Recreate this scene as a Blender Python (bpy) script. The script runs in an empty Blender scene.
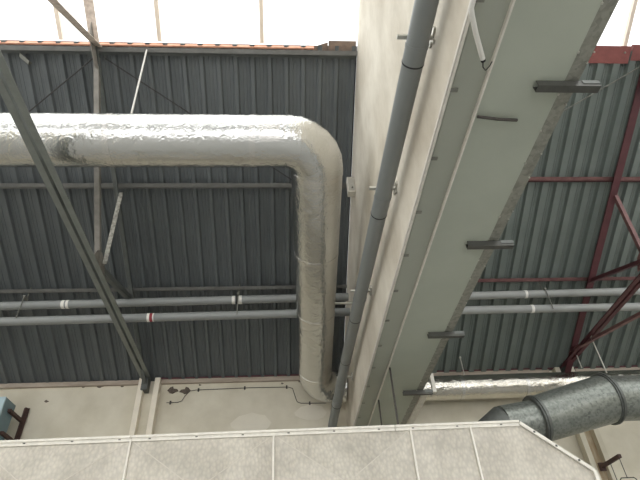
import bpy, bmesh, math, random
from mathutils import Vector as V, Matrix
random.seed(4)
S = bpy.context.scene
COL = S.collection
PI = math.pi

# ------------------------------------------------------------------ materials
def srgb(r, g, b):
    def f(c):
        c /= 255.0
        return c/12.92 if c <= .04045 else ((c+.055)/1.055)**2.4
    return (f(r), f(g), f(b), 1)

def new_mat(name):
    m = bpy.data.materials.new(name); m.use_nodes = True
    nt = m.node_tree
    return m, nt, nt.nodes['Principled BSDF']

def mat(name, c, rough=.6, metal=0., var=.12, scale=6., bump=0., bscale=40., c2=None, stretch=None, spec=.5):
    """plain surface: base colour with noise mottling and optional bump"""
    m, nt, p = new_mat(name)
    N, L = nt.nodes, nt.links
    tc = N.new('ShaderNodeTexCoord'); mp = N.new('ShaderNodeMapping')
    L.new(tc.outputs['Object'], mp.inputs[0])
    if stretch: mp.inputs['Scale'].default_value = stretch
    n = N.new('ShaderNodeTexNoise'); n.inputs['Scale'].default_value = scale
    n.inputs['Detail'].default_value = 6; n.inputs['Roughness'].default_value = .6
    L.new(mp.outputs[0], n.inputs['Vector'])
    r = N.new('ShaderNodeValToRGB')
    r.color_ramp.elements[0].position = .32; r.color_ramp.elements[1].position = .68
    a = c2 if c2 else tuple(x*(1-var) for x in c[:3])+(1,)
    b = c if c2 else tuple(min(1, x*(1+var)) for x in c[:3])+(1,)
    r.color_ramp.elements[0].color = a; r.color_ramp.elements[1].color = b
    L.new(n.outputs['Fac'], r.inputs[0]); L.new(r.outputs[0], p.inputs['Base Color'])
    p.inputs['Roughness'].default_value = rough; p.inputs['Metallic'].default_value = metal
    p.inputs['Specular IOR Level'].default_value = spec
    if bump:
        n2 = N.new('ShaderNodeTexNoise'); n2.inputs['Scale'].default_value = bscale; n2.inputs['Detail'].default_value = 4
        L.new(tc.outputs['Object'], n2.inputs['Vector'])
        bp = N.new('ShaderNodeBump'); bp.inputs['Strength'].default_value = bump; bp.inputs['Distance'].default_value = .02
        L.new(n2.outputs['Fac'], bp.inputs['Height']); L.new(bp.outputs[0], p.inputs['Normal'])
    return m

def foil_mat(name, base, rough, s1, s2, strength):
    m, nt, p = new_mat(name); N, L = nt.nodes, nt.links
    tc = N.new('ShaderNodeTexCoord')
    p.inputs['Base Color'].default_value = base; p.inputs['Metallic'].default_value = 1
    p.inputs['Roughness'].default_value = rough
    n1 = N.new('ShaderNodeTexNoise'); n1.inputs['Scale'].default_value = s1; n1.inputs['Detail'].default_value = 3
    n1.inputs['Distortion'].default_value = .6
    v = N.new('ShaderNodeTexVoronoi'); v.feature = 'DISTANCE_TO_EDGE'; v.inputs['Scale'].default_value = s2
    nz = N.new('ShaderNodeTexNoise'); nz.inputs['Scale'].default_value = 5
    mx = N.new('ShaderNodeMix'); mx.data_type = 'VECTOR'; mx.inputs[0].default_value = .25
    L.new(tc.outputs['Object'], nz.inputs['Vector'])
    L.new(tc.outputs['Object'], mx.inputs[4]); L.new(nz.outputs['Color'], mx.inputs[5])
    L.new(mx.outputs[1], v.inputs['Vector']); L.new(tc.outputs['Object'], n1.inputs['Vector'])
    n3 = N.new('ShaderNodeTexNoise'); n3.inputs['Scale'].default_value = s1*4; n3.inputs['Detail'].default_value = 4
    L.new(tc.outputs['Object'], n3.inputs['Vector'])
    b3 = N.new('ShaderNodeBump'); b3.inputs['Strength'].default_value = strength*.75; b3.inputs['Distance'].default_value = .012
    L.new(n3.outputs['Fac'], b3.inputs['Height'])
    b1 = N.new('ShaderNodeBump'); b1.inputs['Strength'].default_value = strength; b1.inputs['Distance'].default_value = .03
    b2 = N.new('ShaderNodeBump'); b2.inputs['Strength'].default_value = strength*.55; b2.inputs['Distance'].default_value = .012
    L.new(n1.outputs['Fac'], b1.inputs['Height']); L.new(v.outputs['Distance'], b2.inputs['Height'])
    L.new(b3.outputs[0], b1.inputs['Normal']); L.new(b1.outputs[0], b2.inputs['Normal']); L.new(b2.outputs[0], p.inputs['Normal'])
    return m

def spangle_mat(name, ca, cb, rough, metal, scale):
    m, nt, p = new_mat(name); N, L = nt.nodes, nt.links
    tc = N.new('ShaderNodeTexCoord'); v = N.new('ShaderNodeTexVoronoi'); v.inputs['Scale'].default_value = scale
    n = N.new('ShaderNodeTexNoise'); n.inputs['Scale'].default_value = scale*.6; n.inputs['Detail'].default_value = 5
    sep = N.new('ShaderNodeSeparateColor'); ad = N.new('ShaderNodeMath'); ad.operation = 'MULTIPLY_ADD'
    ad.inputs[1].default_value = .45
    r = N.new('ShaderNodeValToRGB'); r.color_ramp.elements[0].color = ca; r.color_ramp.elements[1].color = cb
    r.color_ramp.elements[0].position = .4; r.color_ramp.elements[1].position = .85
    L.new(tc.outputs['Object'], v.inputs['Vector']); L.new(tc.outputs['Object'], n.inputs['Vector'])
    L.new(v.outputs['Color'], sep.inputs[0]); L.new(sep.outputs[0], ad.inputs[0]); L.new(n.outputs['Fac'], ad.inputs[2])
    L.new(ad.outputs[0], r.inputs[0]); L.new(r.outputs[0], p.inputs['Base Color'])
    p.inputs['Metallic'].default_value = metal; p.inputs['Roughness'].default_value = rough
    b = N.new('ShaderNodeBump'); b.inputs['Strength'].default_value = .15; b.inputs['Distance'].default_value = .01
    L.new(n.outputs['Fac'], b.inputs['Height']); L.new(b.outputs[0], p.inputs['Normal'])
    return m

def embossed_mat(name, ca, cb):
    m, nt, p = new_mat(name); N, L = nt.nodes, nt.links
    tc = N.new('ShaderNodeTexCoord'); mp = N.new('ShaderNodeMapping'); mp.inputs['Scale'].default_value = (30, 30, 20)
    v = N.new('ShaderNodeTexVoronoi'); v.inputs['Scale'].default_value = 1.; v.inputs['Randomness'].default_value = .85
    L.new(tc.outputs['Object'], mp.inputs[0]); L.new(mp.outputs[0], v.inputs['Vector'])
    n = N.new('ShaderNodeTexNoise'); n.inputs['Scale'].default_value = 2.5; n.inputs['Detail'].default_value = 5
    L.new(tc.outputs['Object'], n.inputs['Vector'])
    r = N.new('ShaderNodeValToRGB'); r.color_ramp.elements[0].color = ca; r.color_ramp.elements[1].color = cb
    r.color_ramp.elements[0].position = .38; r.color_ramp.elements[1].position = .62
    L.new(n.outputs['Fac'], r.inputs[0])
    # grain of the embossing: dull little dimples in the zinc coat
    r2 = N.new('ShaderNodeValToRGB'); r2.color_ramp.elements[0].color = (1.08, 1.08, 1.06, 1); r2.color_ramp.elements[1].color = (.88, .88, .88, 1)
    r2.color_ramp.elements[0].position = .15; r2.color_ramp.elements[1].position = .75
    L.new(v.outputs['Distance'], r2.inputs[0])
    mx = N.new('ShaderNodeMix'); mx.data_type = 'RGBA'; mx.blend_type = 'MULTIPLY'; mx.inputs[0].default_value = 1
    L.new(r.outputs[0], mx.inputs[6]); L.new(r2.outputs[0], mx.inputs[7]); L.new(mx.outputs[2], p.inputs['Base Color'])
    p.inputs['Metallic'].default_value = .25; p.inputs['Roughness'].default_value = .45
    b = N.new('ShaderNodeBump'); b.inputs['Strength'].default_value = .5; b.inputs['Distance'].default_value = .012
    b.invert = True
    L.new(v.outputs['Distance'], b.inputs['Height']); L.new(b.outputs[0], p.inputs['Normal'])
    return m

def glass_mat():
    m = bpy.data.materials.new('skylight_glass'); m.use_nodes = True
    nt = m.node_tree; N, L = nt.nodes, nt.links
    N.remove(N['Principled BSDF']); o = N['Material Output']
    t = N.new('ShaderNodeBsdfTransparent'); t.inputs[0].default_value = (.96, .97, .96, 1)
    g = N.new('ShaderNodeBsdfGlossy'); g.inputs['Roughness'].default_value = .05
    x = N.new('ShaderNodeMixShader'); x.inputs[0].default_value = .06
    L.new(t.outputs[0], x.inputs[1]); L.new(g.outputs[0], x.inputs[2]); L.new(x.outputs[0], o.inputs[0])
    return m

M = {
 'wall': mat('cream_wall_paint', srgb(220, 214, 197), .8, c2=srgb(202, 195, 176), scale=1.6, bump=.08, bscale=12),
 'patch': mat('new_plaster', srgb(223, 217, 202), .85, scale=4, var=.03),
 'flange': mat('cream_column_paint', srgb(236, 228, 212), .7, scale=6, var=.05),
 'plate': mat('wall_plate_timber', srgb(184, 172, 158), .8, c2=srgb(154, 142, 129), scale=4, stretch=(.6, 3, 3)),
 'plaster_hole': mat('bare_mortar', srgb(98, 88, 80), .95, scale=30, var=.3),
 'floor': mat('concrete_floor', srgb(172, 172, 170), .7, scale=2),
 'sheet_left': mat('blue_grey_sheet', srgb(98, 103, 105), .5, scale=1.2, var=.1, c2=srgb(88, 93, 95)),
 'sheet_right': mat('green_grey_sheet', srgb(122, 131, 127), .5, scale=1.2, var=.1, c2=srgb(108, 116, 112)),
 'sheet_back': mat('roof_sheet_back', srgb(120, 124, 124), .6, scale=1.2),
 'steel': mat('grey_painted_steel', srgb(128, 124, 118), .55, scale=9, var=.2),
 'steel_dark': mat('dark_grey_steel', srgb(92, 96, 94), .5, scale=7, var=.15),
 'steel_lit': mat('lit_pale_steel', srgb(232, 218, 206), .6, c2=srgb(190, 174, 162), scale=18),  # upper truss members: skylight brightness put into a paler colour
 'chord': mat('weathered_grey_steel', srgb(120, 124, 120), .5, scale=7, var=.12),
 'brown': mat('brown_sheet_metal', srgb(150, 128, 112), .55, scale=9, c2=srgb(112, 98, 90)),
 'purlin': mat('purlin_grey_paint', srgb(112, 112, 110), .5, scale=6, var=.15),
 'red': mat('oxide_red_steel', srgb(98, 54, 60), .55, scale=8, c2=srgb(82, 46, 51)),
 'red_pale': mat('faded_red_steel', srgb(132, 96, 94), .55, scale=8, c2=srgb(106, 72, 72)),
 'red_flash': mat('red_flashing_paint', srgb(142, 84, 80), .6, scale=10, var=.15),
 'orange': mat('orange_sealed_edge', srgb(236, 182, 156), .6, scale=10, c2=srgb(222, 158, 130)),
 'bar': mat('glazing_bar_paint', srgb(236, 222, 206), .6, scale=5, var=.06),
 'glass': glass_mat(),
 'foil': foil_mat('aluminium_foil_wrap', srgb(216, 216, 213), .21, 9, 15, .5),
 'foil_fine': foil_mat('aluminium_foil_wrap_small', srgb(218, 214, 204), .14, 9, 12, .6),
 'tape': foil_mat('foil_tape', srgb(222, 220, 216), .24, 16, 20, .3),
 'beam_side': mat('cream_render', srgb(232, 226, 213), .75, c2=srgb(190, 181, 165), scale=1.5, stretch=(1, .8, .5), bump=.06, bscale=9),
 'beam_strip': mat('grey_green_strip', srgb(158, 161, 149), .6, scale=1.4, var=.05),
 'beam_under': mat('grey_green_board', srgb(168, 173, 160), .6, scale=1.4, var=.05),
 'beam_edge': mat('pale_steel_trim', srgb(214, 210, 200), .5, scale=12, var=.1),
 'spangle': spangle_mat('galvanised_trim', srgb(122, 122, 114), srgb(146, 146, 136), .55, .25, 34),
 'galv': spangle_mat('galvanised_duct', srgb(108, 113, 108), srgb(142, 146, 140), .36, .6, 40),
 'galv_dark': mat('galvanised_ring', srgb(104, 107, 104), .45, .5, scale=20, var=.15),
 'clip': mat('dull_grey_clip', srgb(120, 120, 112), .5, .2, scale=20, var=.2),
 'strut': mat('dark_strut_channel', srgb(84, 84, 80), .45, .4, scale=14, var=.15),
 'zinc': mat('bright_zinc', srgb(190, 188, 180), .35, .7, scale=20, var=.12),
 'dark_rod': mat('dark_threaded_rod', srgb(70, 66, 62), .6, .2, scale=40, var=.2),
 'conduit': mat('mid_grey_pvc', srgb(124, 128, 128), .4, scale=3, var=.04),
 'pvc': mat('grey_pvc', srgb(140, 143, 142), .38, scale=3, var=.04),
 'pvc_pale': mat('pale_grey_pvc', srgb(158, 160, 158), .4, scale=3, var=.05),
 'pvc_black': mat('black_rubber_seal', srgb(32, 32, 34), .6, scale=5),
 'white': mat('white_sticker', srgb(232, 230, 224), .6, scale=30, var=.06),
 'sticker_red': mat('red_sticker', srgb(150, 50, 60), .6, scale=20),
 'box': embossed_mat('embossed_zinc_sheet', srgb(184, 178, 167), srgb(200, 194, 183)),
 'highlight': mat('crease_highlight_zinc', srgb(198, 192, 181), .5, .1, scale=8, var=.05),
 'flaky': mat('flaking_pale_paint', srgb(186, 184, 174), .65, c2=srgb(112, 110, 102), scale=22),
 'box_edge': mat('pale_flange', srgb(226, 222, 212), .5, .1, scale=14, var=.08),
 'blue': mat('blue_grey_enamel', srgb(112, 138, 148), .45, scale=4, var=.08),
 'blue_pale': mat('pale_blue_enamel', srgb(170, 194, 202), .45, scale=4, var=.06),
 'black': mat('black_opening', srgb(26, 28, 30), .7, scale=4),
 'rust': mat('rusty_steel', srgb(92, 66, 58), .75, c2=srgb(60, 46, 44), scale=16, bump=.1),
 'rust_paint': mat('rust_stained_paint', srgb(196, 184, 160), .8, c2=srgb(150, 124, 90), scale=3.5, stretch=(3, 3, .7)),
 'wire': mat('dark_wire', srgb(58, 56, 54), .6, scale=30),
 'tube_white': mat('white_conduit', srgb(214, 212, 206), .45, scale=10, var=.05),
}

# ------------------------------------------------------------------ mesh builder
class MB:
    def __init__(s): s.v = []; s.f = []; s.sm = []
    def add(s, vs, fs, smooth=False):
        o = len(s.v); s.v += [tuple(v) for v in vs]
        for f in fs: s.f.append([i+o for i in f]); s.sm.append(smooth)
        return s
    def box(s, a, b):
        (x0, y0, z0), (x1, y1, z1) = a, b
        vs = [(x, y, z) for x in (x0, x1) for y in (y0, y1) for z in (z0, z1)]
        return s.add(vs, [(0,1,3,2), (4,6,7,5), (0,4,5,1), (2,3,7,6), (0,2,6,4), (1,5,7,3)])
    def loft(s, rings, smooth=True, caps=True):
        n = len(rings[0]); vs = [p for r in rings for p in r]; fs = []
        for k in range(len(rings)-1):
            for i in range(n):
                j = (i+1) % n
                fs.append((k*n+i, k*n+j, (k+1)*n+j, (k+1)*n+i))
        o = len(s.v); s.add(vs, fs, smooth)
        if caps:
            s.add(rings[0][::-1], [tuple(range(n))]); s.add(rings[-1], [tuple(range(n))])
        return s
    def tube(s, pts, r, seg=20, caps=True):
        pts = [V(p) for p in pts]; n = len(pts)
        rr = r if isinstance(r, (list, tuple)) else [r]*n
        tang = []
        for i in range(n):
            if i == 0: t = pts[1]-pts[0]
            elif i == n-1: t = pts[-1]-pts[-2]
            else: t = (pts[i]-pts[i-1]).normalized() + (pts[i+1]-pts[i]).normalized()
            tang.append(t.normalized())
        up = V((0, 0, 1)) if abs(tang[0].z) < .9 else V((1, 0, 0))
        a = tang[0].cross(up).normalized(); rings = []
        for i in range(n):
            t = tang[i]; a = (a - t*a.dot(t)).normalized(); b = t.cross(a)
            k = 1.0
            rings.append([pts[i] + (a*math.cos(2*PI*j/seg) + b*math.sin(2*PI*j/seg))*rr[i]*k for j in range(seg)])
        return s.loft(rings, True, caps)
    def bar(s, p, q, prof, up=(0, 0, 1)):
        """extrude a closed 2D profile [(side, up)] from p to q"""
        p, q = V(p), V(q); t = (q-p).normalized(); a = t.cross(V(up)).normalized(); b = a.cross(t)
        return s.loft([[o + a*x + b*y for x, y in prof] for o in (p, q)], False)
    def rect(s, p, q, w, h, up=(0, 0, 1)):
        return s.bar(p, q, [(-w/2, -h/2), (w/2, -h/2), (w/2, h/2), (-w/2, h/2)], up)
    def build(s, name, m, parent=None, origin=None, bevel=0):
        me = bpy.data.meshes.new(name)
        if parent is not None:
            root = parent
            while root.parent: root = root.parent
            o = V(root['_o']) 
        elif origin is not None: o = V(origin)
        else:
            xs = [v[0] for v in s.v]; ys = [v[1] for v in s.v]; zs = [v[2] for v in s.v]
            o = V(((min(xs)+max(xs))/2, (min(ys)+max(ys))/2, min(zs)))
        me.from_pydata([tuple(V(v)-o) for v in s.v], [], s.f)
        for p, sm in zip(me.polygons, s.sm): p.use_smooth = sm
        bm = bmesh.new(); bm.from_mesh(me); bmesh.ops.recalc_face_normals(bm, faces=bm.faces); bm.to_mesh(me); bm.free()
        me.materials.append(m)
        ob = bpy.data.objects.new(name, me); COL.objects.link(ob)
        if parent is not None: ob.parent = parent
        else: ob.location = o; ob['_o'] = tuple(o)
        if bevel:
            b = ob.modifiers.new('bevel', 'BEVEL'); b.width = bevel; b.segments = 2; b.limit_method = 'ANGLE'
        return ob

def tag(o, label, cat, group=None):
    o['label'] = label; o['category'] = cat
    if group: o['group'] = group
    return o
def thing(name, label, cat, loc, group=None):
    o = bpy.data.objects.new(name, None); COL.objects.link(o); o.location = loc; o['_o'] = tuple(loc)
    o.empty_display_size = .1
    return tag(o, label, cat, group)
def struct(o): o['kind'] = 'structure'; return o
def ell(w, t, flip=1):      # L-section, outer corner at the origin
    return [(0, 0), (flip*w, 0), (flip*w, t), (flip*t, t), (flip*t, w), (0, w)]

# ------------------------------------------------------------------ roof geometry
SL = math.radians(27.5); TA = math.tan(SL)
EY, EZ = 9.0, 5.68                       # eave
def rz(y): return EZ + TA*(EY - y)       # underside of the roof above y
NRM = V((0, math.sin(SL), math.cos(SL))) # roof normal, up
def rp(x, y, n=0.): return V((x, y, rz(y))) + NRM*n
YT = 3.8                                 # top of the sheeting, start of the glazing
YR = .6                                  # ridge
BX0, BX1, BZ = 1.05, 1.9, 4.36           # beam sides, underside
XL, XR = -9.0, 11.0

def sheet(name, x0, x1, m, pan, rib, depth, minor):
    prof = []; x = x0; e = .022; pitch = pan+rib+2*e
    while x < x1:
        seq = [(0, 0)]
        if minor:
            for k in (1, 2):
                c = pan*k/3; seq += [(c-.01, 0), (c-.004, -.005), (c+.004, -.005), (c+.01, 0)]
        seq += [(pan, 0), (pan+e, -depth), (pan+e+rib, -depth)]
        prof += [(min(x+a, x1), n) for a, n in seq]; x += pitch
    prof.append((x1, prof[-1][1]))
    b = MB(); n = len(prof)
    ys = (YT-.02, 9.06)
    vs = [rp(x, y, d) for y in ys for x, d in prof] + [rp(x, y, d+.012) for y in ys for x, d in prof]
    fs = []
    for i in range(n-1):
        fs.append((i, i+1, n+i+1, n+i)); fs.append((2*n+i, 3*n+i, 3*n+i+1, 2*n+i+1))
    b.add(vs, fs)
    return struct(b.build(name, m))
sheet('ceiling', XL, BX0-.005, M['sheet_left'], .150, .051, .046, True)
sheet('ceiling', BX1+.005, XR, M['sheet_right'], .105, .096, .056, True)
# the slope on the other side of the ridge, behind the viewer
b = MB(); zt = rz(YR)
def bz(y): return zt-(YR-y)*TA
b.loft([[V((x, -2.6, bz(-2.6))), V((x, -2.6, bz(-2.6)+.05)), V((x, -7, bz(-7)+.05)), V((x, -7, bz(-7)))] for x in (XL, XR)], False)
struct(b.build('ceiling', M['sheet_back']))

# floor and far wall
struct(MB().box((XL, -8, -.1), (XR, 9.2, 0)).build('floor', M['floor']))
struct(MB().box((XL-.2, -8, 0), (XL, 9.2, 5.6)).build('wall_left', M['wall']))
struct(MB().box((XR, -8, 0), (XR+.2, 9.2, 5.6)).build('wall_right', M['wall']))
wall = struct(MB().box((XL, 9, 0), (XR, 9.2, 5.66)).build('wall_far', M['wall']))
def blot(cx, cz, pts):
    b = MB(); ring = [(cx+x, cz+z) for x, z in pts]
    b.loft([[V((x, 8.999, z)) for x, z in ring], [V((x, 8.992, z)) for x, z in ring]], False)
    return b
blob = [(-.11, .0), (-.06, .055), (-.01, .07), (.0, .03), (.07, .02), (.1, -.02), (.04, -.035), (.0, -.06), (-.06, -.045)]
for cx, cz, k in ((-2.11, 5.47, 1), (-1.9, 5.455, 1)):
    blot(cx, cz, [(x*k*(-1 if cx > -2 else 1), z*k*1.1) for x, z in blob]).build('plaster_hole', M['plaster_hole'], wall)
for cx, cz, k in ((-3.45, 5.6, .75), (-3.75, 5.585, .3), (-3.05, 5.575, .3), (-4.86, 5.60, .3), (-4.33, 5.33, .4), (-.1, 5.545, .25), (-1.63, 5.56, .25), (.22, 5.57, .2)):
    blot(cx, cz, [(x*k, z*k) for x, z in blob]).build('plaster_hole', M['plaster_hole'], wall)
# lighter filled patches of plaster
for cx, cz, k in ((-.65, 4.82, 3.2), (.42, 4.98, 2.6)):
    pts = [(.11*k*math.cos(t*PI/8)*(1+.1*math.sin(5*t)), .055*k*math.sin(t*PI/8)*(1+.1*math.cos(3*t))) for t in range(16)]
    bb = MB(); bb.loft([[V((cx+x, 8.999, cz+z)) for x, z in pts], [V((cx+x, 8.996, cz+z)) for x, z in pts]], False)
    bb.build('filled_patch', M['patch'], wall)
for nm, x0, x1 in (('trim_1', XL, -2.75), ('trim_1', -2.38, BX0-.01), ('trim_1', BX1+.01, 5.1), ('trim_1', 5.64, XR)):
    struct(MB().box((x0, 8.94, 5.585), (x1, 9.0, 5.665)).build('trim_1' if x0 == XL else 'trim_%d' % (2 if x0 < 0 else 3 if x0 < 5 else 4), M['plate']))
struct(MB().box((-2.38, 8.925, 5.668), (BX0-.01, 8.97, 5.69)).build('trim_5', M['red']))
struct(MB().box((BX1+.01, 8.925, 5.668), (XR, 8.97, 5.69)).build('trim_6', M['red']))

# ------------------------------------------------------------------ skylight
def skylight(name, x0, x1, bars):
    fr = MB()
    fr.bar(rp(x0, 3.84, .05), rp(x1, 3.84, .05), [(-.025, -.03), (.025, -.03), (.025, .03), (-.025, .03)])
    fr.bar(rp(x0, YR+.02, .0), rp(x1, YR+.02, .0), [(-.03, -.04), (.03, -.04), (.03, .04), (-.03, .04)])
    w = struct(fr.build(name, M['bar']))
    xs = [x0]+bars+[x1]
    for a, c in zip(xs[:-1], xs[1:]):
        p = MB(); p.loft([[rp(a+.01, y, .07), rp(c-.01, y, .07), rp(c-.01, y, .078), rp(a+.01, y, .078)] for y in (YR, YT-.03)], False)
        p.build('pane', M['glass'], w)
    for x in bars:
        MB().bar(rp(x, YR, .04), rp(x, YT-.03, .04), [(-.028, -.035), (.028, -.035), (.028, .03), (-.028, .03)]).build('glazing_bar', M['bar'], w)
    return w
skylight('window_1', XL, BX0-.01, [-8.78, -7.37, -5.96, -4.55, -3.14, -1.78, -.33])
skylight('window_2', BX1+.01, XR, [2.33, 3.73, 5.13, 6.53, 7.93, 9.33])
def added_back_skylight(name, x0, x1, n):  # unseen back-slope glazing, added to light the upper roof sheets
    fr = MB()
    for y in (YR-.03, -2.57): fr.rect((x0, y, bz(y)+.04), (x1, y, bz(y)+.04), .06, .07)
    w = struct(fr.build(name, M['bar']))
    for i in range(n):
        a, c = x0+(x1-x0)*i/n, x0+(x1-x0)*(i+1)/n
        p = MB(); p.loft([[V((xx, y, bz(y)+d)) for xx, d in ((a+.01, .07), (c-.01, .07), (c-.01, .078), (a+.01, .078))] for y in (YR-.03, -2.57)], False)
        p.build('pane', M['glass'], w)
        if i: MB().rect((a, YR-.03, bz(YR-.03)+.04), (a, -2.57, bz(-2.57)+.04), .056, .065).build('glazing_bar', M['bar'], w)
    return w
added_back_skylight('added_window_3', XL, BX0-.01, 7)
added_back_skylight('added_window_4', BX1+.01, XR, 6)
# sill trims where the sheeting stops
struct(MB().bar(rp(XL, 3.81, -.03), rp(.42, 3.81, -.03), [(-.012, -.026), (.012, -.026), (.012, .03), (-.012, .03)]).build('trim_7', M['orange']))

t = thing('roof_flashing', 'brown folded metal flashing piece where the left skylight sill meets the cream beam', 'flashing', tuple(rp(.8, 3.74, -.02)))
b = MB(); b.loft([[rp(x, 3.84, -.03), rp(x, y1, -.03), rp(x, y1, .03), rp(x, 3.84, .03)] for x, y1 in ((.40, 3.80), (.62, 3.74))], False); b.build('tapered_end', M['brown'], t)
b = MB(); b.loft([[rp(x, 3.84, -.04), rp(x, 3.72, -.04), rp(x, 3.72, .0), rp(x, 3.84, .0)] for x in (.63, 1.03)], False); b.build('folded_plate', M['brown'], t)
t = thing('roof_flashing', 'red painted flashing strip under the right skylight beside the galvanised beam edge', 'flashing', tuple(rp(5, 3.8, -.02)))
b = MB(); b.loft([[rp(x, 3.94, -.06), rp(x, 3.72, -.06), rp(x, 3.72, .0), rp(x, 3.94, .0)] for x in (BX1+.02, 5.19)], False); b.build('flashing_plate', M['red_flash'], t)
b = MB(); b.loft([[rp(x, 3.90, -.06), rp(x, 3.70, -.06), rp(x, 3.70, .0), rp(x, 3.90, .0)] for x in (5.22, XR)], False); b.build('flashing_plate', M['red_flash'], t)
for x in (4.62, 5.1): MB().tube([rp(x, 3.8, -.075), rp(x, 3.8, -.055)], .014, 8).build('screw', M['zinc'], t)

# ------------------------------------------------------------------ purlins
def purlin(y, x0, x1, label, m, m2, d=.08):
    t = thing('roof_purlin', label, 'purlin', tuple(rp((x0+x1)/2, y, -.12)), 'roof purlins')
    n0 = -.053; a, c = rp(x0, y, n0), rp(x1, y, n0)
    up = tuple(NRM)
    MB().bar(a, c, [(-.006, 0), (.006, 0), (.006, -d), (-.006, -d)], up).build('web', m, t)
    MB().bar(a, c, [(-.006, -d), (.055, -d), (.055, -d-.008), (-.006, -d-.008)], up).build('lower_flange', m2, t)
    MB().bar(a, c, [(-.055, 0), (.006, 0), (.006, -.007), (-.055, -.007)], up).build('upper_flange', m, t)
    return t
for y, w in ((3.885, 'topmost grey purlin of the left roof bay, just under the skylight sill'),
             (5.63, 'grey steel purlin across the left roof bay, showing just below the thick foil duct'),
             (7.25, 'lowest grey steel purlin of the left roof bay, just above the two plastic pipes')):
    purlin(y, XL, BX0-.01, w, M['steel_dark'] if y < 4 else M['purlin'], M['purlin'], .08 if y > 4 else .1)
for y, w in ((5.54, 'upper dark red purlin across the right roof bay, high above the twin pipes'),
             (7.18, 'lower dark red purlin of the right roof bay, just above the twin pale pipes')):
    purlin(y, BX1+.01, XR, w, M['red'], M['red_pale'])

# ------------------------------------------------------------------ roof trusses
def truss(x, label, mt, mrafter, mweb, mtop, rw, brace, mch, wy, mpost):
    t = thing('roof_truss', label, 'truss', (x, 5.0, 5.6), 'roof trusses')
    up = tuple(NRM)
    nt, nb = -.143, -.245
    def rafter(y0, y1, m, rw=rw):
        b = MB(); p, q = rp(x, y0, nt), rp(x, y1, nt)
        b.bar(p, q, [(-rw/2, -.1), (rw/2, -.1), (rw/2, -.088), (-rw/2, -.088)], up)
        b.bar(p, q, [(-.007, -.088), (.007, -.088), (.007, 0), (-.007, 0)], up)
        b.build('rafter', m, t)
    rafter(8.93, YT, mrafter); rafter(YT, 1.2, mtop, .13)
    # bottom chord: two angles back to back with a gap
    c = MB(); za = lambda y: 5.93-.0305*(y-1)
    for s in (-1, 1):
        c.bar((x+s*.019, .2, za(.2)-.05), (x+s*.019, 8.86, za(8.86)-.05), [(px, pz) for px, pz in ell(.072, .009, s)])
    c.build('bottom_chord', mch, t)
    def web(y0, z0, y1, z1, m, w=.06, s=1, dx=0):
        MB().bar((x+dx, y0, z0), (x+dx, y1, z1), ell(w, .009, s)).build('web_member', m, t)
    web(3.86, 8.14, 5.66, 5.93, mweb, .07, -1, .012)
    web(5.62, 7.24, 5.74, 5.95, mpost, .06, 1, .02)
    web(wy[0], wy[1], 5.78, 5.88, mt, .08, 1)
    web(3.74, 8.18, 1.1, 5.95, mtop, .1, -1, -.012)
    g = MB()
    g.loft([[V((xx, yy, zz)) for yy, zz in ((5.45, 5.88), (5.52, 6.02), (5.68, 6.1), (5.85, 6.03), (5.98, 5.86))] for xx in (x-.006, x+.006)], False)
    g.build('gusset_plate', mweb, t); g = MB()
    g.loft([[V((xx, 0, 0))+rp(0, yy, n) for yy, n in ((3.55, -.235), (3.68, -.36), (3.86, -.40), (4.05, -.36), (4.1, -.235))] for xx in (x-.006, x+.006)], False)
    g.build('gusset_plate', mweb, t)
    s_ = MB(); s_.box((x-.055, 8.8, 5.42), (x+.055, 8.985, 5.72)); s_.build('end_shoe', M['steel_dark'], t)
    if brace:
        MB().bar((x, 8.4, 5.74), (x, 3.0, 4.58), ell(.075, .009, 1)).build('knee_brace', M['red_pale'], t)
    return t
truss(-2.6, 'grey steel roof truss in the left bay, its chord crossing before the foil duct', M['steel_dark'], M['steel_dark'], M['steel'], M['steel_lit'], .06, False, M['chord'], (7.38, 6.35), M['flaky'])
truss(5.37, 'dark red steel roof truss in the right roof bay', M['red'], M['red'], M['red_pale'], M['red'], .12, True, M['red'], (7.1, 6.42), M['red_pale'])

t = thing('sill_bracket', 'small pale perforated angle bracket at the skylight sill, far upper left', 'bracket', tuple(rp(-3.68, 3.84, -.1)))
MB().bar(rp(-3.72, 3.97, -.06), rp(-3.60, 4.06, -.10), ell(.07, .006, 1)).build('angle', M['clip'], t)
for k in (.25, .5, .75):
    p = rp(-3.72, 3.97, -.06).lerp(rp(-3.60, 4.06, -.10), k)+V((.03, .03, -.004)); MB().tube([p, p+V((0, 0, -.008))], .012, 8).build('bolt', M['strut'], t)
# wind-brace rods under the sheeting
def rod(name, pts, r, m, label, cat, group=None, seg=8):
    return tag(MB().tube(pts, r, seg).build(name, m), label, cat, group)
rod('brace_rod', [rp(-2.68, 3.97, -.14), rp(-5.2, 5.6, -.14)], .009, M['wire'], 'thin dark bracing rod under the roof sheets, running down left from the left truss top', 'rod', 'bracing rods under the roof sheets')
rod('brace_rod', [rp(-2.52, 3.97, -.14), rp(.2, 5.6, -.14)], .009, M['wire'], 'thin dark bracing rod under the roof sheets, running down right from the left truss top', 'rod', 'bracing rods under the roof sheets')
rod('brace_rod', [rp(5.9, 3.66, -.15), rp(2.4, 5.6, -.15)], .009, M['clip'], 'thin grey bracing rod slanting across the right roof sheets near the skylight', 'rod', 'bracing rods under the roof sheets')

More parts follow.
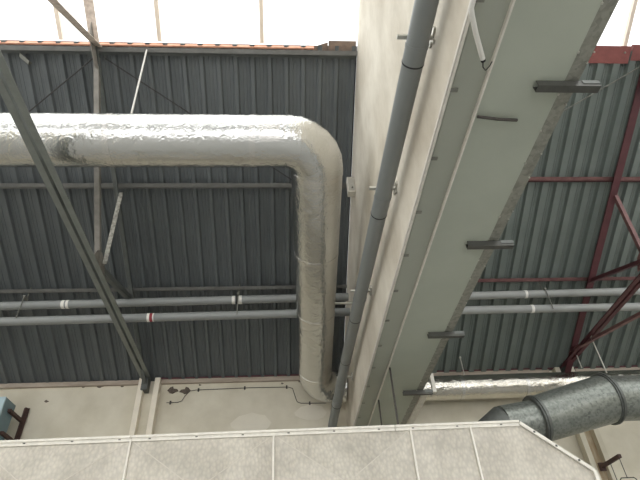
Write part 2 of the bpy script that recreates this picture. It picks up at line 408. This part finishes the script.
# ------------------------------------------------------------------ wall columns
def column(x, label, mw):
    t = thing('wall_column', label, 'column', (x, 8.95, 0), 'wall columns under the trusses')
    for s in (-1, 1):
        MB().box((x+s*.142-.048, 8.84, 0), (x+s*.142+.048, 8.998, 5.66)).build('flange', M['flange'] if mw is M['wall'] else M['wall'], t, bevel=.004)
    MB().box((x-.094, 8.955, 0), (x+.094, 8.998, 5.40)).build('web', mw, t)
    return t
column(-2.53, 'cream painted steel wall column under the end of the grey truss', M['wall'])
column(5.37, 'rust-stained cream wall column at lower right behind the galvanised duct', M['rust_paint'])

# ------------------------------------------------------------------ the big beam
t = thing('boxed_beam', 'huge boxed beam with cream left side and grey-green underside running across the hall', 'beam', (1.475, 4, BZ))
def yz(x0, x1, pts, m, name):
    b = MB(); b.loft([[V((x, y, z)) for y, z in pts] for x in (x0, x1)], False); return b.build(name, m, t)
Y0 = -2.5
def top(n=.0):
    zs = lambda y: rz(y) if y >= YR else rz(YR)-(YR-y)*TA
    return [(y, zs(y)+n) for y in (8.995, YR, Y0)]
yz(BX0, BX0+.04, [(Y0, BZ+.05), (8.995, BZ+.05)]+top(-.02), M['beam_side'], 'side_panel')
yz(BX1-.04, BX1, [(Y0, BZ+.03), (8.995, BZ+.03)]+top(-.02), M['spangle'], 'side_panel')
b = MB(); b.box((BX0+.022, Y0, BZ+.005), (1.268, 8.995, BZ+.03)); b.build('bottom_strip', M['beam_strip'], t)
b = MB(); b.box((1.28, Y0, BZ+.002), (1.795, 8.995, BZ+.03)); b.build('bottom_panel', M['beam_under'], t)
b = MB(); b.box((1.797, Y0, BZ+.010), (1.895, 8.995, BZ+.032)); b.build('galvanised_edge', M['spangle'], t)['label'] = 'mottled galvanised edge strip'
b = MB(); b.box((1.267, Y0, BZ-.022), (1.281, 8.995, BZ+.02)); b.build('joint_strip', M['beam_edge'], t)['label'] = 'pale raised joint strip'
b = MB(); b.box((BX0-.008, Y0, BZ-.006), (BX0+.004, 8.995, BZ+.034)); b.box((BX0-.008, Y0, BZ-.010), (BX0+.012, 8.995, BZ+.004)); b.build('edge_angle', M['beam_edge'], t)
k = 0
for i in range(14):
    y = 1.24 + .578*i
    c = MB(); c.box((BX0+.012, y-.014, BZ-.016), (BX0+.058, y+.014, BZ-.008))
    c.build('edge_clip', M['clip'], t)
    # long seam fasteners on the joint strip side
b = MB(); b.box((1.9, 6.72, BZ-.01), (1.99, 8.995, BZ+.012)); b.build('side_board', M['beam_edge'], t)
# lap joints of the underside sheets: thin ribs with screws along the galvanised strip
for i in range(26):
    y = .95+.3*i
    MB().box((1.79, y-.006, BZ-.004), (1.802, y+.006, BZ+.012)).build('screw', M['zinc'], t)

for y in (1.62, 1.93, 2.36, 2.6, 2.98, 3.08, 3.75, 4.4):
    MB().tube([(1.885, y, BZ+.012), (1.885, y, BZ-.002)], .006, 8).build('screw', M['zinc'], t)
# strut brackets carried under the beam
br = [(1.775, 'dark steel channel bracket under the beam, nearest the right skylight'),
      (3.395, 'second dark channel bracket from the top under the beam, level with the upper purlin'),
      (5.03, 'third dark channel bracket from the top under the beam, just below the twin pipes'),
      (6.67, 'lowest channel bracket under the beam, with an upright leg at the foil pipe end')]
for y, lb in br:
    t2 = thing('channel_bracket', lb, 'bracket', (1.83, y, BZ-.06), 'channel brackets under the beam')
    # open channel, slot upwards
    z1 = BZ+.002; w = .026
    MB().bar((1.605, y, z1), (2.02, y, z1), [(-w, 0), (-w, -.055), (w, -.055), (w, 0), (w-.005, 0), (w-.005, -.05), (-w+.005, -.05), (-w+.005, 0)]).build('channel', M['strut'], t2)
    MB().box((1.91, y-w-.004, z1-.03), (2.023, y+w+.004, z1+.004)).build('end_cap', M['galv_dark'], t2)
    if y > 6: MB().box((2.024, y-.03, z1-.03), (2.075, y+.03, z1+.24)).build('upright_leg', M['beam_edge'], t2)

# dark rods on / under the underside
rod('threaded_rod', [(1.29, 2.01, BZ-.03), (1.44, 2.03, BZ-.028), (1.58, 2.045, BZ-.018)], .011, M['dark_rod'], 'short dark rod lying against the beam underside beside the top channel bracket', 'rod')

# bent white tube and cable by the beam edge at the top of the picture
t = thing('bent_conduit', 'white bent conduit tube hanging under the beam edge at the top of the view', 'tube', (1.1, 1.4, 4.25))
MB().tube([(1.055, 1.0, 4.335), (1.04, 1.16, 4.325), (1.032, 1.23, 4.315), (1.03, 1.27, 4.305), (1.045, 1.31, 4.30), (1.095, 1.41, 4.30), (1.185, 1.57, 4.30)], .0155, 12).build('tube', M['tube_white'], t)
MB().tube([(1.183, 1.566, 4.30), (1.193, 1.584, 4.30)], .015, 12).build('tube_end', M['black'], t)
MB().tube([(1.19, 1.58, 4.30), (1.2, 1.62, 4.295), (1.225, 1.645, 4.30), (1.25, 1.63, 4.32), (1.266, 1.61, 4.34)], .004, 8).build('cable', M['wire'], t)

# ------------------------------------------------------------------ grey conduit along the beam
t = thing('plastic_pipe', 'fat grey plastic pipe clamped along the cream side of the beam', 'pipe', (.9, 4, 4.7))
A0, A1, A2 = V((.925, .2, 4.765)), V((.885, 7.05, 5.02)), V((.775, 8.72, 4.66))
MB().tube([A0, A1], .078, 28).build('pipe_run', M['conduit'], t)
MB().tube([A1, A1.lerp(A2, .04), A2.lerp(A1, .25), A2, A2+V((-.022, .27, -.09))], .076, 28).build('pipe_run', M['conduit'], t)
d = (A1-A0).normalized()
for yy in (1.84, 3.50, 5.62, 6.95):
    c = A0 + (A1-A0)*((yy-A0.y)/(A1.y-A0.y))
    s_ = MB().tube([c-d*.07, c+d*.07], .0795, 28).build('coupling', M['conduit'], t)
    MB().tube([c+d*.066, c+d*.078], .0815, 28).build('seal_ring', M['pvc_black'], s_)
c = A1.lerp(A2, .62); d2 = (A2-A1).normalized()
s_ = MB().tube([c-d2*.07, c+d2*.07], .083, 28).build('coupling', M['conduit'], t)
MB().tube([c+d2*.066, c+d2*.08], .085, 28).build('seal_ring', M['pvc_black'], s_)

where = ['topmost', 'second from top', 'third from top', 'lowest']
for (y, z), w in zip(((1.773, 4.925), (3.323, 4.985), (5.175, 5.055), (7.62, 5.02)), where):
    t2 = thing('pipe_clamp', 'small zinc stand-off clamp holding the fat grey pipe to the beam, %s' % w, 'clamp', (.95, y, z-.02), 'clamps of the fat grey pipe')
    b = MB(); b.rect((.79, y, z), (1.044, y, z), .03, .022); b.build('stand_off_bar', M['zinc'], t2)
    b = MB(); b.rect((1.04, y-.075, z), (1.04, y+.075, z), .012, .035)
    b.rect((1.042, y, z-.06), (1.042, y, z+.07), .014, .03, (0, 1, 0)); b.build('base_plate', M['zinc'], t2)
    px = A0.lerp(A1, (y-A0.y)/(A1.y-A0.y)) if y < 7 else A1.lerp(A2, (y-A1.y)/(A2.y-A1.y))
    b = MB(); n = 24
    for w_ in (-.014,):
        rings = []
        for i in range(n+1):
            a = -PI*.02 + i*(PI*1.04)/n + PI
            rings.append([px+V((math.cos(a)*r, yy, math.sin(a)*r)) for r, yy in ((.0795, -.014), (.0835, -.014), (.0835, .014), (.0795, .014))])
        b.loft(rings, False)
    b.build('strap', M['zinc'] if False else M['conduit'], t2)

# ------------------------------------------------------------------ foil wrapped duct
def arc(p, c_in, c_out, r, n=10):
    """fillet between directions c_in (arriving) and c_out (leaving) at corner p"""
    p = V(p); a = V(c_in).normalized(); b = V(c_out).normalized()
    ang = a.angle(b); dl = r*math.tan(ang/2); s = p-a*dl; nrm = (b - a*a.dot(b)).normalized(); cen = s+nrm*r
    return [cen - nrm*r*math.cos(ang*i/n) + a*r*math.sin(ang*i/n) for i in range(n+1)]
t = thing('foil_duct', 'thick foil-wrapped duct crossing the left bay and turning down beside the beam', 'duct', (-1, 5, 5))
HZ, HY = 6.35, 3.88
corner = V((.378, HY, HZ)); P2 = V((.485, 8.5, 5.25))
dn = (P2-corner).normalized()
el = arc(corner, (1, 0, 0), dn, .37, 6)
MB().tube([(-8.6, HY, HZ)] + [V((-8.6+i*.6, HY, HZ)) for i in range(1, 14)] + [el[0]], .312, 48).build('duct_run', M['foil'], t)
X1 = V((1, 0, 0))
MB().tube([el[0]-X1*.015]+el+[el[-1]+dn*.015], [.3125, .316, .320, .324, .327, .328, .327, .3255, .3255], 48).build('elbow', M['foil'], t)
el2 = arc(P2, dn, (1, 0, -.02), .36, 7)
dd = (el2[0]-el[-1])
pts = [el[-1]+dd*(i/8) for i in range(9)]
MB().tube(pts, [.324-.043*i/8 for i in range(9)], 48).build('duct_run', M['foil'], t)
MB().tube([el2[0]-dn*.015]+el2+[V((BX0-.02, el2[-1].y, el2[-1].z-.01))], .282, 48).build('elbow', M['foil'], t)
for x in (-6.2, -4.2, -2.05, -.42):
    MB().tube([(x, HY, HZ), (x+.07, HY, HZ)], .3155, 48).build('tape_band', M['tape'], t)
for k in (.01, .33, .62, .97):
    p = el[-1]+dd*k; MB().tube([p-dn*.03, p+dn*.03], max(.3275-.043*k, .2835), 48).build('tape_band', M['tape'], t)
# patch sheet of foil stuck near the elbow
b = MB(); rings = []
for i in range(9):
    a = PI*(.5+ .5) + (i-4)*.11 + .45
    rings.append([V((x, HY+r*math.cos(a), HZ+r*math.sin(a))) for x, r in ((-.30, .314), (-.06, .314), (-.06, .3175), (-.30, .3175))])
b.loft(rings, False); b.build('foil_patch', M['tape'], t)
rod('hanger_rod', [rp(-1.93, HY-.03, -.13), (-1.9, HY, HZ+.30)], .012, M['tube_white'], 'pale hanger rod dropping from the skylight sill to the thick foil duct', 'rod')
rod('support_rod', [(.64, 6.6, 5.78), (BX0-.004, 6.6, 5.78)], .02, M['zinc'], 'short bright rod holding the foil duct off the cream beam', 'rod')

# junction box by the beam
t = thing('junction_box', 'small grey junction box on the beam side, right of the foil duct elbow', 'box', (1.0, 5.1, 6.8))
q = V((1.0, 5.1, 7.02))
MB().box((.935, 5.3, 6.93), (1.046, 5.42, 7.25)).build('box_body', M['beam_edge'], t, bevel=.008)
MB().box((.945, 5.288, 6.95), (1.035, 5.3, 7.23)).build('cover', M['zinc'], t)
MB().tube([(1.0, 5.275, 7.0), (1.0, 5.29, 7.0)], .012, 8).build('screw', M['dark_rod'], t)

# ------------------------------------------------------------------ twin PVC pipes
def pipe(x0, x1, z0, z1, label, m, bands):
    y = 7.2
    t = thing('plastic_pipe', label, 'pipe', ((x0+x1)/2, y, min(z0, z1)-.07), 'twin plastic pipes under the roof')
    at = lambda x: V((x, y, z0+(z1-z0)*(x-x0)/(x1-x0)))
    MB().tube([at(x0), at(x1)], .068, 24).build('pipe_run', m, t)
    for x, w, mm, nm in bands: MB().tube([at(x-w/2), at(x+w/2)], .072 if nm != 'coupling' else .076, 24).build(nm, mm, t)
pipe(-8.6, BX0-.004, 6.165, 6.285, 'upper of the two grey pipes under the left roof, with white tags', M['pvc'],
     [(-3.67, .05, M['white'], 'tag'), (-3.60, .04, M['white'], 'tag'), (-.90, .05, M['white'], 'tag'), (-.79, .06, M['white'], 'tag'), (-.845, .03, M['pvc_black'], 'seal_ring')])
pipe(-8.6, BX0-.004, 5.875, 5.985, 'lower of the two grey pipes under the left roof, with a red and white tag', M['pvc'],
     [(-2.25, .04, M['white'], 'tag'), (-2.205, .045, M['sticker_red'], 'tag'), (-2.172, .018, M['white'], 'tag')])
pipe(BX1+.004, 10.8, 6.25, 6.37, 'upper of the two pale pipes under the right roof', M['pvc_pale'], [(4.18, .045, M['white'], 'tag')])
pipe(BX1+.004, 10.8, 5.975, 6.0, 'lower of the two pale pipes under the right roof', M['pvc_pale'], [(4.2, .05, M['white'], 'tag')])
def hanger(x, zb, label):
    t = thing('pipe_hanger', label, 'hanger', (x, 7.2, zb), 'hangers of the twin pipes')
    MB().tube([(x, 7.215, 6.58), (x, 7.215, 6.33)], .01, 8).build('drop_rod', M['clip'], t)
    MB().tube([(x, 7.12, 6.36), (x, 7.12, 5.93)], .008, 8).build('drop_rod', M['clip'], t)
    for zz in (0,):
        MB().box((x-.018, 7.11, 6.325), (x+.018, 7.23, 6.36)).build('clamp', M['clip'], t)
hanger(-4.3, 5.9, 'thin hanger carrying the twin grey pipes at far left, below the lowest left purlin')
hanger(-.82, 5.95, 'thin hanger carrying the twin grey pipes near the foil duct, at the white tags')
hanger(4.53, 5.95, 'thin hanger carrying the twin pale pipes under the right roof')

# ------------------------------------------------------------------ big rectangular duct at the bottom
BY = 5.6; q = BY/4.2; TZ = 1.6+1.44*q-.035
t = thing('sheet_metal_duct', 'large embossed sheet-metal duct with pale flanges across the bottom of the view', 'duct', (0, 6.4, 2.2))
bot = TZ-1.12; seams = [-4.85, -3.27, -1.68, -.145, 1.37, 2.045]; xe, xc = 2.615, 3.265; zc = TZ-.53
yb = 7.15
# body: back, top and underside
prof = [(-6.4, TZ), (xe, TZ), (xc, zc), (xc, bot), (-6.4, bot)]
b = MB(); b.loft([[V((x, y, z)) for x, z in prof] for y in (BY+.02, yb)], False); b.build('duct_body', M['box'], t)
edges = [-6.4]+seams
for i, (a, c) in enumerate(zip(edges[:-1], edges[1:])):
    b = MB(); a2, c2 = a+.008, c-.008; z0, z1 = bot+.02, TZ-.02
    cx, cz = (a2+c2)/2, (z0+z1)/2; hgt = .1 if (c-a) > .9 else .004
    rim = [V((a2, BY, z0)), V((c2, BY, z0)), V((c2, BY, z1)), V((a2, BY, z1))]
    back = [V((p.x, BY+.02, p.z)) for p in rim]
    b.add(rim+back+[V((cx, BY-hgt, cz))], [(0,1,8), (1,2,8), (2,3,8), (3,0,8), (4,5,1,0), (5,6,2,1), (6,7,3,2), (7,4,0,3), (7,6,5,4)])
    fp = b.build('face_panel', M['box'], t)
    if hgt > .01:
        for p in rim:
            c_ = V((cx, BY-hgt, cz)); d_ = (c_-p).normalized(); s_ = d_.cross(V((0, -1, 0))).normalized()*.0045; o_ = V((0, -.003, 0))
            MB().loft([[e+s_+o_, e-s_+o_, e-s_-o_, e+s_-o_] for e in (p.lerp(c_, .01), c_)], False).build('crease_highlight', M['highlight'], fp)  # pale strip added along each fold to imitate its highlight
b = MB(); pr = [(seams[-1]+.008, TZ-.02), (xe-.01, TZ-.02), (xc-.02, zc-.01), (xc-.02, bot+.02), (seams[-1]+.008, bot+.02)]
b.loft([[V((x, y, z)) for x, z in pr] for y in (BY, BY+.02)], False); b.build('face_panel', M['box'], t)
for x in seams:
    MB().box((x-.010, BY-.022, bot), (x+.010, BY+.02, TZ-.01)).build('standing_seam', M['box_edge'], t)
# corner flange: face leg and top leg, in lengths
fl = [(-6.4, -4.0), (-4.0, -1.68), (-1.68, 1.2), (1.2, xe)]
for a, c in fl:
    b = MB(); b.box((a+.004, BY-.014, TZ-.03), (c-.004, BY+.02, TZ+.006)); b.box((a+.004, BY-.03, TZ+.006), (c-.004, BY+.05, TZ+.03))
    f = b.build('corner_flange', M['box_edge'], t)
    x = a+.2
    while x < c:
        MB().box((x-.012, BY-.018, TZ-.012), (x+.012, BY-.013, TZ-.002)).build('screw', M['strut'], f); x += .5
b = MB(); b.rect((xe, BY-.004, TZ), (xc, BY-.004, zc), .036, .05, (0, 1, 0)); f = b.build('corner_flange', M['box_edge'], t)
for k in (.2, .5, .8): p = V((xe, BY-.025, TZ)).lerp(V((xc, BY-.025, zc)), k); MB().box((p.x-.01, BY-.034, p.z-.01), (p.x+.01, BY-.028, p.z+.01)).build('screw', M['strut'], f)
MB().box((xc-.02, BY-.03, bot), (xc+.02, BY+.03, zc)).build('corner_flange', M['box_edge'], t)
box_duct = t
rod('threaded_rod', [(1.30, 5.9, BZ+.0), (1.30, 5.9, TZ+.0)], .012, M['dark_rod'], 'dark hanger rod from the beam underside to the big duct, the longer of two', 'rod', 'hanger rods of the big duct')
rod('threaded_rod', [(1.30, 6.95, BZ+.0), (1.30, 6.95, TZ+.0)], .011, M['dark_rod'], 'dark hanger rod from the beam underside to the big duct, the shorter-looking rear one', 'rod', 'hanger rods of the big duct')

box_duct.rotation_euler.z = -.018
# ------------------------------------------------------------------ round galvanised duct
t = thing('galvanised_duct', 'round galvanised duct with ring joints rising to the right behind the big duct', 'duct', (3.6, 6.4, 3.5))
g = 6.4/5.5
R1 = V((2.79*g, 6.4, 1.6+1.945*g-.05)); R2 = V((3.70*g, 6.4, 1.6+2.12*g)); rr = .315
dirm = (R2-R1).normalized()
MB().tube([R1, R2], [rr*.93, rr], 48).build('duct_section', M['galv'], t)
MB().tube([R2, (10.6, 6.4, R2.z+.0)], rr*.94, 48).build('duct_section', M['galv'], t)
Lft = V((2.78, 6.4, 3.76))
MB().tube([Lft, R1], [rr*.76, rr*.8], 48).build('duct_section', M['galv'], t)
MB().tube([(2.47, 6.4, TZ+.004), (2.485, 6.4, TZ+.09), (2.56, 6.4, TZ+.19), (2.66, 6.4, TZ+.235), Lft], [.15, .155, .175, .2, rr*.76], 48).build('taper', M['galv_dark'], t)
for c, dvec, r in ((R1, (R1-Lft).normalized().lerp(dirm, .5).normalized(), rr*.92), (R2, dirm.lerp(V((1, 0, 0)), .35).normalized(), rr*1.02)):
    MB().tube([c-dvec*.035, c+dvec*.035], r+.008, 48).build('ring_joint', M['galv_dark'], t)
    MB().tube([c-dvec*.012, c+dvec*.012], r+.022, 48).build('ring_joint', M['galv_dark'], t)

# ------------------------------------------------------------------ foil pipe along the right wall
t = thing('foil_pipe', 'slim foil-wrapped pipe running level along the right wall top', 'pipe', (6, 8.6, 5.0))
MB().tube([(2.3, 8.6, 5.20)]+[(2.3+.5*i, 8.6, 5.20+.002*i) for i in range(1, 17)], .215, 40).build('pipe_run', M['foil_fine'], t)
for x in (3.1, 4.3, 6.2): MB().tube([(x, 8.6, 5.203), (x+.06, 8.6, 5.203)], .2185, 40).build('tape_band', M['tape'], t)
for (x, y, z0, z1), w in zip(((5.37, 7.69, 5.70, 5.0), (5.40, 8.35, 5.70, 5.40), (3.27, 8.6, 5.79, 5.40)),
      ('thin pale hanger rod below the red truss chord, the longer one at right', 'thin pale hanger rod below the red truss end, the shorter one', 'thin hanger rod above the foil pipe beside the lowest channel bracket')):
    t2 = thing('hanger_rod', w, 'rod', (x, y, z1), 'hanger rods under the right roof')
    MB().tube([(x, y, z0), (x, y, z1)], .011, 8).build('rod', M['zinc'], t2)
    MB().box((x-.016, y-.016, z0-.02), (x+.016, y+.016, z0+.015)).build('top_clip', M['zinc'], t2)

# ------------------------------------------------------------------ heater box on the left wall
t = thing('heater_unit', 'blue-grey metal unit heater box on wall brackets at the far left', 'heater', (-5.0, 8.45, 4.4))
hx0, hx1, hy0, hy1, hz0, hz1 = -5.35, -4.66, 8.27, 8.66, 4.42, 5.13
MB().box((hx0, hy0+.03, hz0), (hx1, hy1, hz1)).build('casing', M['blue'], t, bevel=.008)
b = MB()
for a, c in (((hx0, hz0), (hx0+.08, hz1)), ((hx1-.08, hz0), (hx1, hz1)), ((hx0+.08, hz0), (hx1-.08, hz0+.08)), ((hx0+.08, hz1-.08), (hx1-.08, hz1))):
    b.box((a[0], hy0, a[1]), (c[0], hy0+.03, c[1]))
b.build('front_frame', M['blue_pale'], t)
MB().box((hx0+.08, hy0+.02, hz0+.08), (hx1-.08, hy0+.03, hz1-.08)).build('opening', M['black'], t)
for i in range(5):
    z = hz0+.15+i*.1
    MB().bar((hx0+.08, hy0+.012, z), (hx1-.08, hy0+.012, z), [(-.01, -.03), (-.006, -.03), (.01, .03), (.006, .03)]).build('louvre', M['blue'], t)
t = thing('wall_bracket', 'rusty brown angle-iron bracket beside the blue-grey heater', 'bracket', (-4.62, 8.8, 4.4))
MB().bar((-4.625, 8.97, 4.35), (-4.625, 8.97, 5.2), ell(.055, .01, 1), (0, -1, 0)).build('wall_post', M['rust'], t)
MB().box((-4.655, 8.94, 4.35), (-4.6, 8.998, 5.2)).build('wall_post', M['rust'], t)
for z in (4.60, 4.965): MB().box((-4.658, 8.45, z-.025), (-4.605, 8.94, z+.025)).build('arm', M['rust'], t)

# ------------------------------------------------------------------ rusty arm with wires at lower right
t = thing('cantilever_bracket', 'rusty steel arm sticking out of the right wall with hanging wires', 'bracket', (5.35, 8.6, 3.3))
MB().rect((5.35, 8.84, 3.82), (5.35, 8.22, 3.82), .05, .055).build('arm', M['rust'], t)
MB().box((5.30, 8.80, 3.75), (5.40, 8.838, 3.88)).build('base_plate', M['rust'], t)
for y, l in ((8.55, .35), (8.26, .3)): MB().tube([(5.35, y, 3.8), (5.35, y, 3.8-l)], .006, 6).build('wire', M['wire'], t)
MB().tube([(5.22, 8.26, 3.2), (5.22, 8.26, 3.47), (5.25, 8.26, 3.5), (5.46, 8.26, 3.5), (5.49, 8.26, 3.47), (5.49, 8.26, 3.2)], .008, 8).build('wire_frame', M['wire'], t)

# cable on the far wall
t = thing('wall_cable', 'thin dark cable clipped along the cream wall below the left roof', 'cable', (-1, 8.99, 5.2))
zc_ = [(-2.2, 5.235), (-2.0, 5.235), (-1.93, 5.26), (-1.88, 5.36), (-1.8, 5.445), (-1.7, 5.46), (-.8, 5.475), (.0, 5.47), (.09, 5.44), (.13, 5.3), (.17, 5.18), (.24, 5.15), (.7, 5.14)]
MB().tube([(x, 8.988, z) for x, z in zc_], .006, 8).build('cable_run', M['wire'], t)
for x, z in ((-2.13, 5.235), (-1.65, 5.461), (-.8, 5.475), (-.02, 5.47), (.4, 5.147)): MB().box((x-.014, 8.978, z-.03), (x+.014, 8.999, z+.03)).build('clip', M['dark_rod'], t)

for o in bpy.data.objects:
    if '_o' in o: del o['_o']

# ------------------------------------------------------------------ daylight
w = bpy.data.worlds.new('overcast_sky'); S.world = w; w.use_nodes = True
bg = w.node_tree.nodes['Background']; bg.inputs[0].default_value = (1.0, 1.0, .995, 1); bg.inputs[1].default_value = 1.0
if 0:
  sun = bpy.data.lights.new('soft_sun', 'SUN'); sun.energy = 1.2; sun.angle = math.radians(40); sun.color = (1, .97, .92)
  so = bpy.data.objects.new('soft_sun', sun); COL.objects.link(so); so.rotation_euler = (math.radians(28), math.radians(-30), 0)

# ------------------------------------------------------------------ camera
cam = bpy.data.cameras.new('camera'); cam.sensor_width = 36; cam.lens = 28.125; cam.clip_end = 200
co = bpy.data.objects.new('camera', cam); COL.objects.link(co)
R = ((0.998, 0.008, -0.067), (-0.046, -0.638, -0.769), (-0.049, 0.770, -0.636))
dy = V((-30, -415, -500)).normalized(); dx = V((8040, 98, -500)); dx = (dx-dy*dx.dot(dy)).normalized(); dz = dx.cross(dy)
m = Matrix((dx, dy, dz)).to_4x4()
co.matrix_world = Matrix.Translation((0, 0, 1.6)) @ m
S.camera = co
S.view_settings.view_transform = 'Standard'; S.view_settings.look = 'None'
S.view_settings.gamma = 1; S.view_settings.use_curve_mapping = False
S.view_settings.exposure = 1.48
